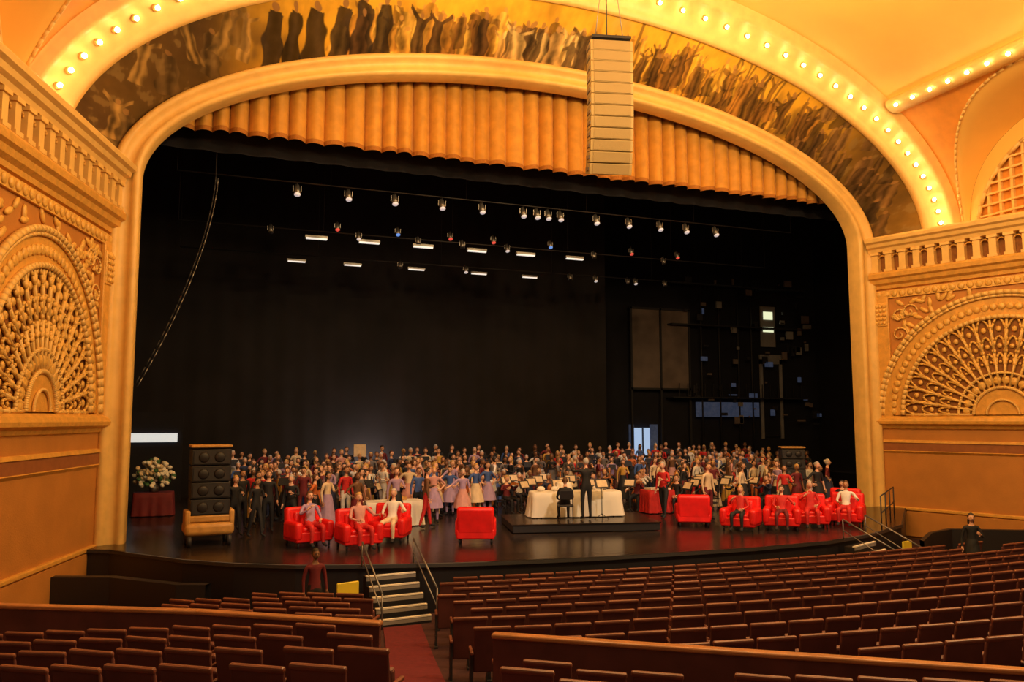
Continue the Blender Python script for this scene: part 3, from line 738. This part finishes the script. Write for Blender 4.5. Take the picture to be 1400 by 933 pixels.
b.obj('choir_riser')
dark=['blk','blk','nav','gry','brn','mar']; cost=['red','mar','wht','crm','pnk','lil','gld','blk','blk','brn','gry','blu','fog','crm','blk','mar']
for k in range(4):
    y=7.5+k*.95; x=1.2+.4*(k%2)
    while x<26.5:
        n=random.choice(['stand','stand_hold','stand_hold','stand_f','stand_f2','stand_f'])
        put(n,'chorus_singer',x+random.uniform(-.12,.12),y+random.uniform(-.1,.1),face(x,y,11,-8)+random.uniform(-.5,.5),random.choice(dark+cost),random.choice(dark+cost[:6]),z=.12*k)
        x+=random.uniform(.60,.80)
put('conduct','conductor',10.95,-1.75,pi-.1,'blk','blk',z=.265,sc=1.05,hair='hg')
put('sit','pianist',10.25,-1.75,pi-.3,'blk','blk',z=.265); inst('orchestra_chair',MC,(10.25,-1.75,.27),pi-.3)
inst('music_stand',MS,(11.5,-1.7,.27),pi)
for R,n in ((3.6,9),(4.6,12),(5.6,15),(6.6,18)):
    for i in range(n):
        a=math.radians(4+168*i/(n-1)); x=11.6+R*1.3*math.cos(a); y=-.6+R*math.sin(a)
        if x<9.6 and y<3.4: continue
        if y>6.0: y=6.2
        if not free(x,y,.65): continue
        rz=face(x,y,11.6,-1)
        put(random.choice(['violin','violin','cello','sit']),'orchestra_musician',x,y,rz,random.choice(['blk','blk','blk','wht','nav','gry','mar','crm']),'blk',sc=1)
        inst('orchestra_chair',MC,(x,y,.004),rz)
        d=Vector((math.sin(rz),-math.cos(rz)))*.9
        if free(x+d.x,y+d.y,.45): inst('music_stand',MS,(x+d.x,y+d.y,.004),rz+pi); PLACED.append((x+d.x,y+d.y))
PLACED+=[(5.2,1.0),(6.0,1.0),(15.2,1.2),(20.9,.9),(.25,-.9),(11.05,-.75),(10,-.7),(12,-.9)]
for i,(x,y,n,t,bt) in enumerate(((7.4,2.6,'dancer','blu','crm'),(8.1,3.1,'dancer2','blu','lil'),(8.8,2.4,'dancer','blu','crm'),(9.4,2.9,'dancer2','blu','lil'),(7.0,1.2,'dancer2','pnk','lil'),(7.9,1.0,'dancer','lil','pnk'),(8.5,4.2,'dancer','lil','lil'),(6.6,2.9,'dancer2','crm','pnk'),(9.2,3.9,'dancer2','crm','crm'))):
    put(n,'dancer',x,y,random.uniform(-.8,.8),t,bt,skin='skinA')
def scatter(cnt,x0,x1,y0,y1,poses,name,ct,cb,d=.52):
    k=0
    for _ in range(cnt*12):
        if k>=cnt: break
        x=random.uniform(x0,x1); y=random.uniform(y0,y1)
        if not free(x,y,d): continue
        put(random.choice(poses),name,x,y,random.uniform(-1.5,1.5),random.choice(ct),random.choice(cb)); k+=1
sf_=['stand','walk','stand_f','stand_f2','stand_f','stand_hold']
scatter(64,1.6,9.8,2.6,7.0,sf_,'cast_member',cost,cost+dark)
scatter(10,3.0,7.0,-.3,2.0,sf_,'cast_member',cost,cost)
scatter(10,10,16,5.0,7.0,sf_,'cast_member',cost,cost+dark)
scatter(26,16.0,22.3,.0,5.5,sf_,'cast_member',cost+dark,dark+cost)
scatter(14,20,26.5,4.5,7.0,sf_,'cast_member',cost+dark,dark+cost)
scatter(7,14.5,21,-1.8,-.2,['stand','stand_f','walk','stand_f2'],'cast_member',['blk','blk','mar','crm','red'],['blk','mar'],.7)
for x,y in ((.95,.4),(1.5,-.1),(1.9,.9),(2.5,.3),(1.2,1.6)):
    put(random.choice(['stand','walk']),'stagehand',x,y,random.uniform(-.8,.8),'blk','blk')
for x,y,a,n,t,bt in ((2.7,-2.15,.3,'sit_f','lil','red'),(3.85,-3.05,.15,'sit_back','pnk','red'),(15.1,-3.7,-.9,'sit_f','red','blk'),(16.35,-4.0,-.7,'sit_back','red','mar'),(17.5,-3.9,-.6,'sit_f','red','red'),(18.9,-3.9,-.9,'sit_back','wht','red'),(20.0,-2.6,-1.0,'sit','blk','red')):
    put(n,'seated_cast_member',x+.1*math.sin(a),y-.08,a,t,bt,z=.02)
inst('red_armchair',AC,(4.85,-2.1,.005),-.5); put('sit_back','seated_cast_member',4.9,-2.18,-.5,'wht','crm',z=.02)
put('stand','usher',2.25,-7.0,.25,'mar','blk',z=zf(2.2,-7.0)-.02,skin='skinC',hair='hb',sc=.97)
put('stand_f','usher',18.9,-8.3,-.6,'blk','blk',z=zf(18.9,-8.3),hair='hb',sc=1)
b=MB(); b.box((0,0,.5),(.5,.4,.06),'yellow',bevel=.02); b.box((0,.18,.75),(.5,.05,.4),'yellow',bevel=.02)
for sx in (-.2,.2):
    for sy in (-.15,.15): b.cone((sx,sy,0),(sx,sy,.5),.02,.02,'dmetal')
YC=b.mesh('folding_chair'); inst('folding_chair',YC,(3.0,-7.0,-1.03),.3); inst('folding_chair',YC,(18.7,-6.6,zf(19.6,-6.6)),.3)
b=MB(); b.box((0,0,1.75),(.5,.04,.5),'crm'); b.cone((0,0,0),(0,0,1.6),.03,.02,'dmetal'); b.box((0,0,.02),(.4,.4,.04),'dmetal'); b.obj('easel_board',loc=(6.2,9.85,.25))
# ---------------------------------------------------------------- lights
def light(t,name,loc,e,col,size=.5,target=None,**k):
    l=bpy.data.lights.new(name,t); l.energy=e; l.color=col
    if t in('POINT','SPOT'): l.shadow_soft_size=size
    for a,v in k.items(): setattr(l,a,v)
    o=bpy.data.objects.new(name,l); o.location=loc
    if target: o.rotation_euler=(Vector(target)-Vector(loc)).to_track_quat('-Z','Y').to_euler()
    return link(o)
WC=(1,.65,.27)
for i,(x,y,z,e) in enumerate(((3,-16,11,1500),(10.9,-16,13,2300),(19,-16,12,2100),(7,-7,14,1200),(15,-7,14,1200))):
    light('POINT','house_fill',(x,y,z),e,WC,.5)  # unseen warm point lights added to brighten the hall's walls and ceiling
for x,y,tx,ty in ((4,-15,5,0),(11,-16,11,0),(18,-15,17,0)):
    light('SPOT','stage_spot',(x,y,12.5),2700,(1,.78,.62),.3,(tx,ty-.8,0),spot_size=math.radians(32),spot_blend=.7)
for x in (4,10,16,21): light('SPOT','batten_spot',(x,3,10.8),1150,(1,.76,.64),.2,(x-.3,7.3,.5),spot_size=math.radians(50),spot_blend=.6)
light('AREA','cyc_striplight',(7,11.7,.5),105,(1,.85,.72),target=(7,13,1.9),shape='RECTANGLE',size=12,size_y=.15)
w=bpy.data.worlds.new('World'); S.world=w; w.use_nodes=True; bg=w.node_tree.nodes['Background']; bg.inputs[0].default_value=(1,.58,.26,1); bg.inputs[1].default_value=.22
cd=bpy.data.cameras.new('Camera'); co=bpy.data.objects.new('Camera',cd); link(co); S.camera=co
cd.sensor_width=36; cd.lens=36*1100/1400; co.location=(0,-24,3.27); co.rotation_euler=(math.radians(95.6),0,math.radians(-21)); cd.clip_start=.1; cd.clip_end=300
